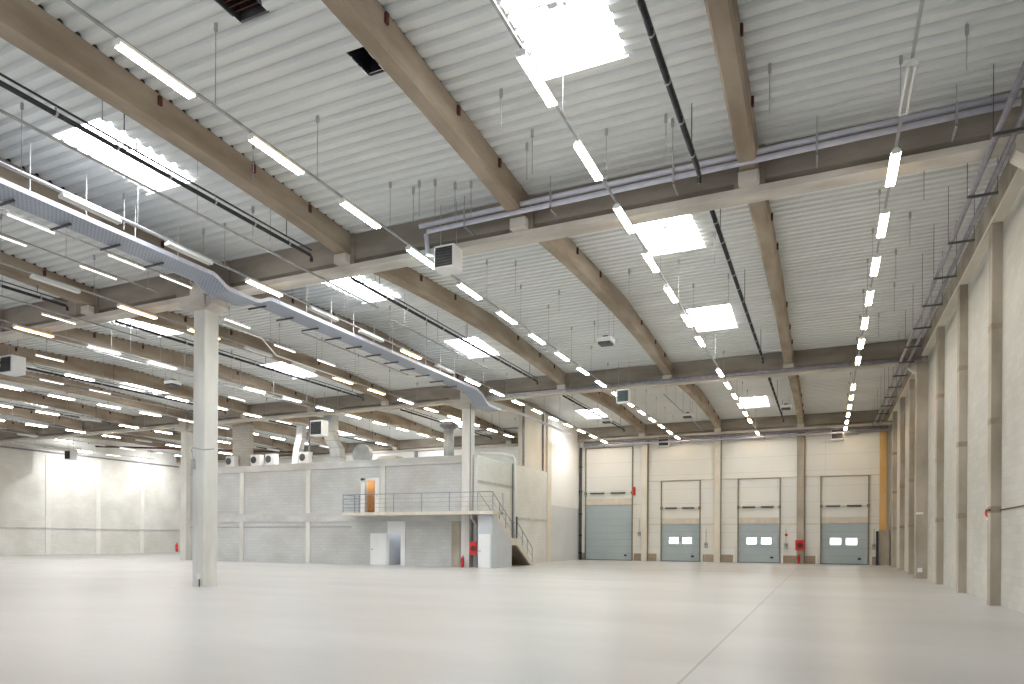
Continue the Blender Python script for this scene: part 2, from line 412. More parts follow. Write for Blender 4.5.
# free-standing columns
def free_column(x0, x1, y0, y1, label, base=0.):
    t = thing('concrete_column', label, 'column', ((x0+x1)/2,(y0+y1)/2,base), 'concrete columns')
    MB().rbox(x0, x1, y0, y1, base, 9.45, .025).build('shaft', M['column'], t)
    xm = (x0+x1)/2; c = MB()
    c.prism([(xm-.85,y0-.04,9.18),(xm-.85,y0-.04,9.44),(xm+.62,y0-.04,9.44),(xm+.62,y0-.04,9.18),(x1+.02,y0-.04,9.02),(x0-.02,y0-.04,9.02)], (0,y1-y0+.08,0))
    c.box(xm-.32, xm+.32, y0-.10, y0-.04, 9.1, 10.2)
    c.build('capital', M['flange'], t)
    MB().tube([(xm-.1,y0-.11,9.95),(xm-.1,y0-.17,9.95)], .06, 12).build('fixing_hole', M['dark'], t)
    return t
tc = free_column(-18.92, -18.4, 16.36, 16.94, 'tall pale concrete column standing alone on the floor, nearest the camera')
bx_ = MB().box(-18.62,-18.5,16.28,16.36,.25,.42); bx_.build('socket', M['white'], tc)
MB().tube([(-18.56,16.34,0.),(-18.56,16.34,.26)], .018).build('socket_cable', M['dark'], tc)
MB().tube([(-18.84,16.33,4.15),(-18.78,16.2,4.45),(-18.6,16.1,4.5),(-18.2,16.15,4.42),(-17.9,16.3,4.45)], .02).build('cable_arm', M['rail'], tc)
MB().box(-18.9,-18.78,16.28,16.36,3.85,4.15).build('switch_box', M['rail'], tc)
free_column(-18.92, -18.4, 34.78, 35.4, 'beige concrete column at the office corner, behind the platform')
free_column(-41.4, -40.85, 34.78, 35.4, 'concrete column at the left end of the office block')
# cladding column above the office roof
tag(MB().rbox(-37.9,-36.4,36.1,36.6,6.45,9.45,.03).build('masonry_pier', bricky('pier_blocks','x',(.58,.55,.5),(.52,.49,.45),(.4,.38,.35),.5,.2,.014), loc=(-37.1,36.2,6.45)), 'blockwork pier on the office roof, left of the ducts', 'pier')

# main columns and slim pilasters of the right wall
k = 0
for gi in (1, 2):
    gy = GY[gi]; xf = 3.72 if gi == 1 else 3.6
    t = thing('wall_column', f'wide concrete wall column carrying the {["","nearest","second"][gi]} cross girder', 'column', (3.85, gy, 0), 'right wall columns')
    MB().rbox(xf, XR+.01, gy-.3, gy+.3, 0, 9.45, .02).build('shaft', M['pilaster'], t)
    MB().prism([(xf-.35,gy-.26,9.45),(xf-.35,gy-.26,9.3),(xf,gy-.26,9.0),(XR,gy-.26,9.0),(XR,gy-.26,9.45)], (0,.52,0)).build('corbel', M['flange'], t)
PYS = [21.0, 25.65, 30.3, 39.7, 44.3, 48.95]
for i, py in enumerate(PYS):
    where = ['nearest', 'second nearest', 'third nearest', 'fourth nearest', 'fifth nearest', 'farthest'][i]
    t = thing('wall_pilaster', f'slim concrete pilaster on the right wall, {where} of the slim ones', 'pilaster', (3.93, py+.18, 0), 'right wall pilasters')
    MB().rbox(3.82, XR+.01, py, py+.36, 0, 9.9, .012).build('shaft', M['pilaster'], t)
    for zz in (2.35, 4.6, 7.0): MB().box(3.815, XR, py-.004, py+.365, zz, zz+.16).build('joint_band', M['joint'], t)
# concrete eaves beam over the right wall
structure(MB().box(3.87, XR, YS, YB, 9.78, 10.55).build('trim_4', M['girder']))
structure(MB().box(3.80, XR, YS, YB, 9.70, 9.79).build('trim_5', M['beige']))

# back wall columns
for i, (a, b, mat, lb) in enumerate(((-12.98,-12.55,'beige','cream back wall column right of the tall grey door'), (-7.53,-7.08,'beige','cream back wall column between the two middle dock doors'),
        (-1.84,-1.36,'pilaster','brownish back wall column with the red cabinet'), (3.36,3.8,'orange','orange column in the right rear corner'))):
    t = thing('back_wall_column', lb, 'column', ((a+b)/2, YB-.12, 0), 'back wall columns')
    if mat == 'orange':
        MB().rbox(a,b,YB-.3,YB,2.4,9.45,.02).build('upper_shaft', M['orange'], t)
        MB().rbox(a-.02,b+.15,YB-.34,YB,0,2.4,.02).build('lower_casing', M['pilaster'], t)
    else:
        MB().rbox(a,b,YB-.3,YB,0,9.45,.02).build('shaft', M[mat], t)
        MB().box(b,b+.06,YB-.16,YB,0,9.45).build('edge_strip', M['track'], t)

# ------------------------------------------------------------------ vehicle doors
def vehicle_door(i, a, b, h, top):
    root = bpy.data.objects.new(f'door_{i}', None); COL.objects.link(root); root.location = ((a+b)/2, YB, 0); structure(root)
    npan = 8 if h > 4 else 5
    ph = (h-.02)/npan
    for k in range(npan):
        MB().box(a+.02,b-.02,YB+.015,YB+.09,k*ph+.012,(k+1)*ph).build('door_panel', M['bluegrey'], root)
    MB().box(a, b, YB+.07, YB+.12, 0, h).build('backing', M['track'], root)
    MB().box(a, b, YB+.0, YB+.10, 0, .05).build('bottom_seal', M['dark'], root)
    tr = MB()
    for x_ in (a-.07, b-.01): tr.box(x_, x_+.08, YB-.10, YB+.0, 0, top)
    tr.box(a-.07, b+.07, YB-.06, YB, top-.05, top)
    tr.build('track', M['track'], root)
    MB().box(a-.05+.06, b-.01, YB-.03, YB+.0, h, h+.5 if h > 4 else h+.42).build('lintel_panel', M['lintel'], root)
    zs = h+.93 if h > 4 else h+1.2; w = b-a; l = .36*w*.86
    for x_ in (a+.1*w, a+.55*w):
        MB().tube([(x_,YB-.12,zs+.02),(x_+l*.1,YB-.12,zs),(x_+l*.9,YB-.12,zs),(x_+l,YB-.12,zs+.02)], .065, 10).build('torsion_spring', M['dark'], root)
    MB().tube([(a-.02,YB-.12,zs),(b+.02,YB-.12,zs)], .02, 6).build('spring_shaft', M['rail'], root)
    for x_ in (a-.05, b-.03): MB().box(x_-.04, x_+.12, YB-.2, YB, zs-.11, zs+.11).build('bearing_plate', M['track'], root)
    if h < 4:
        for x_ in (a+.58, a+1.58):
            MB().box(x_, x_+.68, YB-.005, YB+.012, 1.36, 1.82).build('window_pane', M['win'], root)
        for x_ in (a-.36, b+.12): MB().box(x_, x_+.12, YB-.09, YB, 0, .72).build('guard_post', M['white'], root)
    MB().box(b-.62, b-.42, YB-.03, YB+.01, .33, .47).build('handle', M['black'], root)
vehicle_door(1, *DOORS[0], 8.95)
for k in (1, 2, 3): vehicle_door(k+1, *DOORS[k], 6.16)

# things on the back wall
def wall_heater(x, y, z, label, face='y'):
    t = thing('wall_heater', label, 'heater', (x, y, z))
    MB().rbox(x-.42, x+.42, y-.35, y, z-.4, z+.4, .03).build('casing', M['white'] if face=='y' else M['white'], t)
    MB().box(x-.36, x+.36, y-.37, y-.35, z-.34, z+.34).build('grille', M['black'], t)
    for i in range(5): MB().box(x-.35, x+.35, y-.39, y-.37, z-.28+i*.13, z-.25+i*.13).build('louvre', M['dark'], t)
    MB().box(x-.3, x+.3, y, YB, z+.2, z+.26).build('bracket', M['rail'], t)
wall_heater(-11.25, YB-.15, 9.15, 'small dark heater high on the back wall above the left dock door')
wall_heater(.75, YB-.15, 9.05, 'small dark heater high on the back wall above the right dock door')
def cabinet(x, y, z, w, h, d, label, mat='red', name='fire_hose_cabinet', cat='cabinet'):
    t = thing(name, label, cat, (x, y, z))
    MB().rbox(x-w/2, x+w/2, y-d, y, z, z+h, .03).build('casing', M[mat], t)
    MB().tube([(x,y-d-.01,z+h*.5),(x,y-d-.04,z+h*.5)], w*.3, 16).build('reel_disc', M['rust'] if mat=='red' else M['dark'], t)
    MB().box(x+w*.33, x+w*.38, y-d-.03, y-d, z+h*.35, z+h*.6).build('handle', M['dark'], t)
    return t
def extinguisher(x, y, label, z=0.02):
    t = thing('fire_extinguisher', label, 'extinguisher', (x, y, z))
    MB().tube([(x,y,z),(x,y,z+.03),(x,y,z+.48),(x,y,z+.55),(x,y,z+.58)], [.08,.09,.09,.06,.03], 14).build('cylinder', M['red'], t, smooth=True)
    MB().box(x-.02, x+.09, y-.015, y+.015, z+.58, z+.62).box(x-.02,x+.08,y-.012,y+.012,z+.64,z+.66).build('valve_lever', M['dark'], t)
    MB().tube([(x-.02,y,z+.6),(x-.1,y-.02,z+.5),(x-.11,y-.02,z+.25)], .013, 6).build('hose', M['black'], t)
cabinet(-1.6, YB-.31, .95, .62, .72, .2, 'red fire cabinet on the brownish back wall column')
extinguisher(-1.68, YB-.45, 'red fire extinguisher under the cabinet on the back wall column')
cabinet(-18.02, 34.74, .72, .5, .72, .18, 'red hose reel box on the office corner column')
extinguisher(-18.72, 34.6, 'red fire extinguisher at the foot of the office corner column', .0)
extinguisher(-41.5, 34.6, 'red fire extinguisher by the column at the left office end', .6)
def ctrl(x, z, label, w=.26, h=.4, mat='rail'):
    t = thing('control_box', label, 'switch box', (x, YB, z)); MB().rbox(x-w/2, x+w/2, YB-.12, YB, z, z+h, .02).build('casing', M[mat], t)
    MB().tube([(x,YB-.12,z+h*.65),(x,YB-.15,z+h*.65)], .05, 10).build('button', M['dark'], t)
    MB().tube([(x,YB-.03,z+h),(x,YB-.03,z+h+1.0)], .012, 6).build('cable', M['dark'], t)
ctrl(-8.12, 1.05, 'grey control box right of the left dock door')
ctrl(-2.55, 1.05, 'grey control box right of the middle dock door')
ctrl(3.05, 1.05, 'grey control box right of the right dock door')
ctrl(-13.2, 1.9, 'grey control box right of the tall grey door', .24, .36)
tag(MB().rbox(-2.62,-2.44,YB-.04,YB,1.95,2.12,.02).build('alarm_button', M['red'], loc=(-2.53,YB,2.0)), 'tiny red alarm button above the control box by the middle dock door', 'alarm')
tag(MB().rbox(-13.72,-13.5,YB-.14,YB-.02,5.1,5.75,.03).build('alarm_box', M['red'], loc=(-13.6,YB,5.1)), 'small red box beside the track of the tall door', 'alarm')
t = thing('bumper_post', 'black guard post in the right rear corner', 'post', (3.22, YB-.45, 0))
MB().rbox(3.14,3.30,YB-.55,YB-.4,.03,2.3,.03).build('post', M['black'], t); MB().box(3.08,3.36,YB-.62,YB-.34,0,.03).build('base_plate', M['dark'], t)
t = thing('downpipe', 'black downpipe in the left rear corner beside the white wall', 'pipe', (-17.9, YB-.25, 0))
MB().tube([(-17.93,YB-.25,0.),(-17.93,YB-.25,9.0)], .11, 12).build('pipe', M['dark'], t, smooth=True)
for zz in (.5, 1.9, 3.6, 5.4, 7.4): MB().tube([(-17.93,YB-.25,zz),(-17.93,YB-.25,zz+.12)], .14, 12).build('collar', M['black'], t)

# things on the right wall
t = thing('alarm_bell', 'small red alarm bell on the right wall by the nearest slim pilaster', 'alarm', (XR, 22.4, 2.4))
MB().tube([(XR,22.4,2.4),(XR-.06,22.4,2.4),(XR-.10,22.4,2.4)], [.13,.13,.06], 14).build('dome', M['red'], t); MB().box(XR-.03,XR,22.25,22.55,2.2,2.6).build('back_plate', M['white'], t)
t = thing('wall_conduit', 'thin red-brown conduit running along the right wall near the camera', 'pipe', (XR, 18.5, 2.42))
MB().tube([(3.80,20.97,2.42),(3.80,21.38,2.42)], .025, 6).tube([(XR-.02,8.0,2.42),(XR-.02,21.02,2.42)], .015, 6).build('conduit', M['rust'], t)
t = thing('wall_socket', 'white socket box low on the right wall column of the second girder', 'socket', (3.7, 34.7, .28))
MB().rbox(3.68,3.86,34.68,34.79,.28,.46,.02).build('casing', M['white'], t)
t = thing('wall_bracket_box', 'small white box at mid height on the second girder wall column', 'socket', (3.7, 34.7, 2.8))
MB().rbox(3.62,3.88,34.68,34.79,2.8,2.88,.02).build('casing', M['white'], t)
t = thing('pipe_run', 'pair of grey pipes on brackets running along the top of the right wall', 'pipe', (2.85, 25, 9.35))
for dx in (0, .30): MB().tube([(2.92+dx,1.0,9.32),(2.92+dx,51.9,9.32)], .055 if dx else .06, 10).build('pipe', M['pipe_d'], t, smooth=True)
for k in range(19):
    yy = 5.1+2.6*k
    MB().box(2.82, 3.4, yy-.025, yy+.025, 9.2, 9.25).build('bracket', M['dark'], t)
    if seen(2.6, yy, 9.6): MB().tube([(2.83,yy,9.2),(2.83,yy,zdeck(yy))], .008, 5).build('hanger_rod', M['dark'], t); MB().tube([(3.39,yy,9.2),(3.39,yy,zdeck(yy))], .008, 5).build('hanger_rod', M['dark'], t)

# ------------------------------------------------------------------ office block with platform and stair
OY = 35.2
wf = MB()
op = [(-25.90,-25.1,3.2,5.25), (-24.14,-22.99,0,2.65)]
# front wall split round the two door openings
wf.box(-41.0,-25.90,OY,OY+.25,0,6.0); wf.box(-25.90,-25.1,OY,OY+.25,0,3.2); wf.box(-25.90,-25.1,OY,OY+.25,5.25,6.0)
wf.box(-25.1,-24.14,OY,OY+.25,0,6.0); wf.box(-24.14,-22.99,OY,OY+.25,2.65,6.0); wf.box(-22.99,-18.4,OY,OY+.25,0,6.0)
structure(wf.build('wall_office_front', M['block_f']))
structure(MB().box(-18.35,-18.1,OY-.02,46.0,0,6.4).build('wall_office_side', M['block_s']))
structure(MB().box(-41.0,-18.3,OY+.1,YB,5.9,6.0).build('ceiling_office', M['band']))
structure(MB().box(-41.2,-41.0,OY,YB,0,6.45).build('wall_office_end', M['block_s']))
# white end wall section and beige pier beyond the stair
structure(MB().box(-18.5,-18.1,46.8,YB,4.1,10.6).build('wall_side_upper', M['white_wall']))
structure(MB().box(-18.5,-18.1,46.8,YB,0,4.1).build('wall_side_lower', M['grey_wall']))
structure(MB().box(-18.5,-18.2,41.8,46.0,6.4,10.6).build('wall_side_beige', M['beige']))
t = thing('concrete_column', 'full height beige concrete column where the white wall section starts', 'column', (-18.3,46.4,0), 'concrete columns')
MB().rbox(-18.5,-18.05,46.0,46.8,0,10.5,.02).build('shaft', M['beige'], t)
structure(MB().box(-40.9,-18.92,OY-.06,OY+.3,6.0,6.45).build('trim_6', M['band']))
structure(MB().box(-40.85,-18.92,OY-.05,OY,2.65,3.22).build('trim_7', M['band']))
structure(MB().box(-18.1,-18.06,OY,40.,4.86,5.0).box(-18.1,-18.06,40.3,46.,2.9,3.06).build('trim_8', M['band']))
for i, (px_, lb) in enumerate(((-36.0,'left of the two bare ones'), (-30.3,'right of the two bare ones'), (-24.55,'beside the upper office door'))):
    t = thing('office_pilaster', f'slim concrete pilaster on the office front, {lb}', 'pilaster', (px_, OY, 0), 'office front pilasters')
    MB().rbox(px_-.19,px_+.17,OY-.07,OY,3.22,6.0,.01).build('upper_part', M['column'], t)
    if i < 2: MB().rbox(px_-.19,px_+.17,OY-.07,OY,0,2.65,.01).build('lower_part', M['column'], t)
t = thing('office_pilaster', 'dark shaded pilaster under the platform next to the corner column', 'pilaster', (-19.4, OY, 0), 'office front pilasters')
MB().rbox(-19.75,-19.2,OY-.06,OY,0,2.65,.01).build('lower_part', M['pilaster'], t)
structure(MB().box(-40.85,-26.9,OY-.02,OY,2.3,2.34).build('trim_9', M['track']))
# door recesses (small lit rooms behind the open doors)
structure(MB().box(-25.95,-25.05,OY+1.2,OY+1.3,3.1,5.4).box(-26.0,-25.9,OY+.25,OY+1.3,3.1,5.4).box(-25.1,-25.0,OY+.25,OY+1.3,3.1,5.4).box(-26,-25,OY+.25,OY+1.3,5.3,5.4).box(-26,-25,OY+.25,OY+1.3,3.1,3.2).build('wall_room_upper', M['wood']))
structure(MB().box(-24.2,-22.9,OY+1.8,OY+1.9,0,2.7).box(-24.24,-24.14,OY+.25,OY+1.9,0,2.7).box(-22.99,-22.89,OY+.25,OY+1.9,0,2.7).box(-24.2,-22.9,OY+.25,OY+1.9,2.65,2.75).build('wall_room_lower', M['closet']))
def door_root(name, loc): r = bpy.data.objects.new(name, None); COL.objects.link(r); r.location = loc; return structure(r)
d = door_root('door_5', (-25.5, OY, 3.2))
MB().box(-26.2,-25.9,OY-.05,OY+.04,3.2,5.33).box(-26.2,-24.78,OY-.05,OY+.04,5.18,5.33).build('door_frame', M['door_w'], d)
lf = MB().box(-25.1,-24.76,OY-.11,OY-.06,3.22,5.2).build('door_leaf', M['door_w'], d)
MB().tube([(-24.86,OY-.12,4.2),(-24.86,OY-.17,4.2),(-24.97,OY-.17,4.2)], .015, 6).build('door_handle', M['dark'], lf)
d = door_root('door_6', (-23.6, OY, 0))
MB().box(-24.2,-22.93,OY-.05,OY+.04,1.95,2.67).build('overpanel', M['door_w'], d)
MB().box(-23.24,-22.93,OY-.06,OY+.04,0,1.95).box(-24.2,-24.12,OY-.06,OY+.04,0,1.95).box(-24.2,-22.93,OY-.07,OY-.05,1.9,2.0).build('door_frame', M['door_w'], d)
lf = MB().box(-25.4,-24.2,OY-.13,OY-.08,.01,1.93).build('door_leaf', M['door_w'], d)
MB().tube([(-25.28,OY-.13,.95),(-25.28,OY-.19,.95),(-25.16,OY-.19,.95)], .02, 6).build('door_handle', M['dark'], lf)

# platform
PY0, PZ = 33.92, 3.13
pt = thing('mezzanine_platform', 'concrete platform with thin railing along the office front', 'platform', (-21.6, 34.5, PZ))
MB().box(-26.65,-16.48,PY0,OY-.06,PZ-.15,PZ+.03).box(-18.06,-16.48,OY-.06,34.9,PZ-.15,PZ+.03).build('slab', M['slab'], pt)
def post(x, y, z0, h, parent, r=.022): return MB().tube([(x,y,z0),(x,y,z0+h)], r, 6).build('railing_post', M['railing'], parent)
for x_ in (-26.6, -25.4, -22.96, -21.06, -19.23, -17.46, -16.52): post(x_, PY0+.04, PZ, 1.1, pt)
post(-26.6, OY-.12, PZ, 1.1, pt); post(-16.52, 35.25, PZ, 1.08, pt)
MB().tube([(-26.6,OY-.12,PZ+1.1),(-26.6,PY0+.04,PZ+1.1),(-16.52,PY0+.04,PZ+1.08)], .026, 6).build('top_rail', M['railing'], pt)
mr = MB()
for zz in (.3, .56, .82):
    mr.tube([(-26.6,OY-.12,PZ+zz),(-26.6,PY0+.04,PZ+zz),(-16.52,PY0+.04,PZ+zz)], .009, 5)
mr.build('rail_wires', M['railing'], pt)
gt = MB()
for zz in (.12,.3,.48,.66,.84,1.08): gt.box(-26.62,-25.38,PY0+.0,PY0+.03,PZ+zz,PZ+zz+.035)
gt.box(-25.75,-25.7,PY0-.0,PY0+.03,PZ,PZ+1.1).box(-25.42,-25.36,PY0,PY0+.03,PZ,PZ+1.1)
gt.build('gate', M['railing'], pt)

# under-stair closet
clo = structure(MB().box(-17.62,-16.64,34.2,34.26,0,PZ-.16).box(-17.62,-17.56,34.2,34.9,0,PZ-.16).prism([(-16.66,34.2,0),(-16.66,36.72,0),(-16.66,36.72,1.45),(-16.66,34.3,PZ-.17),(-16.66,34.2,PZ-.17)],(.04,0,0)).box(-17.58,-16.66,36.68,36.74,0,1.42).build('wall_closet', M['closet']))
d = door_root('door_7', (-17.2, 34.2, 0))
lf = MB().rbox(-17.50,-16.75,34.14,34.19,.01,1.9,.008).build('door_leaf', M['door_w'], d)
MB().tube([(-17.42,34.14,.95),(-17.42,34.08,.95),(-17.31,34.08,.95)], .018, 6).build('door_handle', M['dark'], lf)

# stair: two flights with a small landing, descending away from the camera
stt = thing('staircase', 'concrete stair with grey railing going down from the platform end', 'stair', (-17.1, 37.1, 0))
fl = [((34.3, PZ), (36.85, 1.56)), ((37.6, 1.56), (39.95, 0.))]
def flight(y0, z0, y1, z1, n):
    for i in range(n):
        a = y0+(y1-y0)*i/n; b = y0+(y1-y0)*(i+1)/n; zt = z0-(z0-z1)*(i+1)/n
        if zt > .02: MB().box(-18.0, -16.74, a, b+.03, zt-.06, zt).build('step', M['slab'], stt)
flight(35.25, PZ, 36.85, 1.56, 9) if False else flight(34.55, PZ, 36.85, 1.56, 9)
flight(37.6, 1.56, 39.95, 0, 9)
MB().box(-18.05,-16.62,36.82,37.65,1.40,1.56).build('landing', M['slab'], stt)
for x_ in (-16.74, -18.05):
    s_ = MB().prism([(x_,34.25,PZ+.06),(x_,36.85,1.66),(x_,37.62,1.66),(x_,40.05,.05),(x_,40.05,-.0),(x_,39.65,-.0),(x_,37.5,1.26),(x_,36.8,1.26),(x_,34.25,PZ-.38)], (.11,0,0))
    s_.build('stringer', M['slab'], stt)
for (ya, za), (yb_, zb_) in fl:
    n = 3
    for i in range(n+1):
        f = i/n; yy = ya+(yb_-ya)*f; zz = za+(zb_-za)*f
        MB().tube([(-16.68,yy,zz),(-16.68,yy,zz+1.05)], .02, 6).build('railing_post', M['railing'], stt)
MB().tube([(-16.68,34.3,PZ+1.05),(-16.68,36.85,2.6),(-16.68,37.55,2.6),(-16.68,37.6,2.65),(-16.68,39.95,1.08)], .025, 6).tube([(-16.68,34.3,PZ+.55),(-16.68,36.85,2.1),(-16.68,37.55,2.1),(-16.68,39.95,.55)], .01, 5).tube([(-17.5,34.2,PZ+1.05),(-17.5,36.85,2.6)], .02, 6).build('handrail', M['railing'], stt)
MB().box(-16.72,-16.64,37.5,37.58,1.56,2.95).build('newel_post', M['dark'], stt)
MB().prism([(-18.0,34.55,PZ-.32),(-18.0,36.85,1.36),(-18.0,36.85,1.26),(-18.0,34.55,PZ-.44)], (1.3,0,0)).prism([(-18.0,37.55,1.40),(-18.0,39.9,-.0),(-18.0,39.65,-.0),(-18.0,37.55,1.24)], (1.3,0,0)).build('waist_slab', M['beam'], stt)  # dark brown puts the shade under the flights into the colour
structure(MB().box(-18.05,-16.7,36.76,39.6,0,.02).build('trim_10', M['track']))  # dark sheet on the floor painting the shade beneath the second flight

# pipes on the office side wall
t = thing('vent_pipe', 'white pipe rising up the office side wall and bending onto its roof', 'pipe', (-17.4,39.2,0))
MB().tube([(-17.97,40.1,1.0),(-17.97,40.1,6.6),(-18.05,39.9,6.85),(-18.3,39.,6.9),(-19.2,37.8,6.85)], .10, 10).build('pipe', M['white'], t, smooth=True)
MB().tube([(-18.02,39.92,1.0),(-18.02,39.92,6.4)], .03, 6).build('cable', M['dark'], t)
t = thing('downpipe', 'thin dark downpipe on the office corner column', 'pipe', (-18.32,34.72,0))
MB().tube([(-18.33,34.72,0.),(-18.33,34.72,9.3)], .035, 8).build('pipe', M['pipe_d'], t)

# equipment on the office roof
def rect_duct(pts, w, d, label, mat='duct', name='ventilation_duct', cat='duct'):
    t = thing(name, label, cat, (pts[0][0], pts[0][1], 6.0)); m = MB()
    rows = []
    for (x_, y_, z_) in pts: rows.append([(x_-w/2,y_-d/2,z_),(x_+w/2,y_-d/2,z_),(x_+w/2,y_+d/2,z_),(x_-w/2,y_+d/2,z_),(x_-w/2,y_-d/2,z_)])
    m.grid(rows).build('duct_body', M[mat], t)
    for (x_, y_, z_) in pts[1:-1]: MB().box(x_-w/2-.03,x_+w/2+.03,y_-d/2-.03,y_+d/2+.03,z_-.03,z_+.03).build('flange', M['rail'], t)
    return t
rect_duct([(-29.7,36.6,9.7),(-29.7,36.6,8.6),(-29.55,36.6,8.0),(-29.2,36.6,7.5),(-29.1,36.6,6.9),(-29.1,36.6,6.0)], .75, .6, 'grey-blue zinc duct bending down onto the office roof')
rect_duct([(-32.3,36.8,9.2),(-32.35,36.8,8.4),(-32.6,36.8,7.6),(-32.8,36.8,6.0)], .5, .45, 'slim pale duct left of the grey-blue zinc duct', 'foil')
t = thing('round_vent', 'large round grey vent disc standing on the office roof', 'vent', (-28.6,38.,6.))
MB().tube([(-28.3,38.3,7.2),(-28.3,38.0,7.2)], .72, 24).build('disc', M['duct'], t); MB().box(-28.8,-27.8,38.,38.4,6.0,6.6).build('base', M['rail'], t)
t = thing('round_duct', 'round zinc duct with dark cap beside the office corner column', 'duct', (-21.1,37.5,6.))
MB().tube([(-21.3,37.5,6.0),(-21.3,37.5,8.4)], .32, 16).build('duct_body', M['duct'], t, smooth=True)
MB().tube([(-21.3,37.5,8.4),(-21.3,37.5,8.6),(-21.3,37.5,8.65),(-21.3,37.5,8.85)], [.32,.6,.6,.35], 16).build('cap', M['pipe_d'], t)
for x_, lb in ((-37.6,'beside the masonry pier'), (-35.3,'right of the masonry pier'), (-34.0,'between the pier and the slim duct'), (-33.0+1.9,'just left of the grey-blue duct')):
    t = thing('cooling_unit', f'white cooling unit on the office roof, {lb}', 'cooling unit', (x_,35.9,6.45), 'cooling units on the office roof')
    y_ = 35.62
    MB().rbox(x_-.42,x_+.42,y_,y_+.4,6.0,7.25,.03).build('casing', M['white'], t)
    MB().tube([(x_-.12,y_-.01,6.9),(x_-.12,y_-.03,6.9)], .24, 18).build('fan_grille', M['dark'], t)
tag(MB().box(-25.6,-24.2,36.,36.8,6.0,6.75).build('roof_crate', M['beige'], loc=(-24.9,36.4,6.0)), 'low beige box on the office roof above the upper door', 'box')
tag(MB().box(-22.6-.0,-21.9,38.5,39.0,6.0,6.6).box(-23.2,-22.9,38.5,38.8,6.0,6.5).build('roof_crate', M['white'], loc=(-22.5,38.7,6.0)), 'low white box on the office roof near the corner column', 'box')
for i, (x_, y_) in enumerate(((-31.5,36.6), (-38.4,52.9), (-33.4,52.9), (-23.1,52.9))):
    lb = ['left of the grey-blue zinc duct', 'left of the shaded white wall part', 'right of the shaded white wall part', 'right of the office corner column'][i]
    t = thing('riser_pipe', f'thin dark vertical pipe above the office roof, {lb}', 'pipe', (x_,y_,6.))
    MB().tube([(x_,y_,6.0),(x_,y_,9.4 if i else 10.4)], .06 if i == 0 else .16, 8).build('pipe', M['pipe_d'], t)
t = thing('riser_pipe', 'dark vertical pipe on the beige wall piece above the stair', 'pipe', (-17.85,41.6,6.))
MB().tube([(-18.12,41.8,6.45),(-18.12,41.8,10.4)], .09, 8).build('pipe', M['pipe_d'], t)
t = thing('riser_pipe', 'dark vertical pipe where the beige wall piece meets the column', 'pipe', (-17.85,44.55,6.))
MB().tube([(-18.12,45.3,6.45),(-18.12,45.3,10.4)], .07, 8).build('pipe', M['pipe_d'], t)
t = thing('wall_pipe', 'dark horizontal pipe high above the office roof, right of the corner column', 'pipe', (-21.4,46.,9.7))
MB().tube([(-24.2,46.,9.7),(-18.55,46.,9.7)], .07, 8).tube([(-22.5,46.,9.7),(-22.5,46.,zdeck(46.))], .012, 5).build('pipe', M['pipe_d'], t)

# ------------------------------------------------------------------ strip lamps
LZ = 9.27
def make_lamp(state):
    t = thing('tube_lamp', 'tube lamp', 'lamp', (0,0,LZ))
    h = .70
    # root is at (0,0,LZ); geometry given in world coordinates
    MB().prism([(-.045,-h,LZ+.0),(-.045,-h,LZ+.06),(.045,-h,LZ+.06),(.045,-h,LZ+.0)], (0,2*h,0)).build('housing', M['lamp_w'], t)
    w = MB().prism([(-.04,-h,LZ+.0),(-.04,-h,LZ+.012),(-.09,-h,LZ-.03),(-.09,-h,LZ-.04)], (0,2*h,0))
    w.prism([(.04,-h,LZ+.0),(.04,-h,LZ+.012),(.09,-h,LZ-.03),(.09,-h,LZ-.04)], (0,2*h,0)); w.build('reflector', M['lamp_w' if state == 'unlit' else 'glow_'+state[4:]], t)
    mat = {'unlit':'tube_off'}.get(state, state)
    for s_ in (-1, 1):
        MB().tube([(s_*.052,-h+.03,LZ-.045),(s_*.052,h-.03,LZ-.045)], .026, 8).build('tube', M[mat], t)
    for q in (-h, h): MB().box(-.08,.08,q-.015,q+.015,LZ-.06,LZ+.02).build('end_cap', M['lamp_w'], t)
    return t
STATE = {}
for k in range(16): STATE[(1,k)] = 'unlit'
PH = 7.92; LP = 2.742       # lamps sit at PH + LP*k
def lamp_state(r, k):
    if r == 0: return {2:'unlit'}.get(k, 'lit_white' if k < 9 else 'lit_warm')
    if r == 1: return 'lit_white' if k < 12 else 'lit_warm'
    if r == 2: return {0:'lit_white',1:'lit_warm',2:'lit_white'}.get(k, 'lit_cool' if k in (3,4,6,7,8,9) else ('lit_white' if k == 5 else 'lit_warm'))
    if r == 3: return {0:'lit_dim',1:'unlit',2:'unlit',3:'lit_white',4:'unlit',5:'unlit',6:'lit_amber',7:'unlit'}.get(k, 'lit_white' if k < 10 else 'lit_cool' if k < 13 else 'lit_warm')
    if r == 4: return {1:'unlit',2:'unlit',3:'lit_amber',4:'lit_amber',5:'unlit',6:'unlit',7:'lit_amber',8:'lit_amber',9:'lit_white'}.get(k, 'lit_warm')
    if r == 5: return {3:'lit_amber',4:'lit_dim',5:'lit_dim',6:'unlit',7:'lit_white',8:'lit_dim',9:'lit_cool'}.get(k, 'lit_warm')
    if r == 6: return {4:'unlit',5:'lit_white',6:'lit_dim',7:'lit_warm'}.get(k, random.choice(['lit_warm','lit_dim','lit_dim']))
    if r == 7: return {5:'lit_white',8:'lit_warm'}.get(k, random.choice(['lit_white','lit_dim','unlit']))
    return random.choice(['lit_white','lit_white','lit_dim','lit_warm','unlit'])
SKIP = {(1,8),(0,10),(1,15)}
WORD = {'lit_white':'bright white','lit_cool':'cool white glowing','lit_warm':'warm white glowing','lit_amber':'amber glowing','lit_dim':'dim white','unlit':'unlit white'}
protos = {}
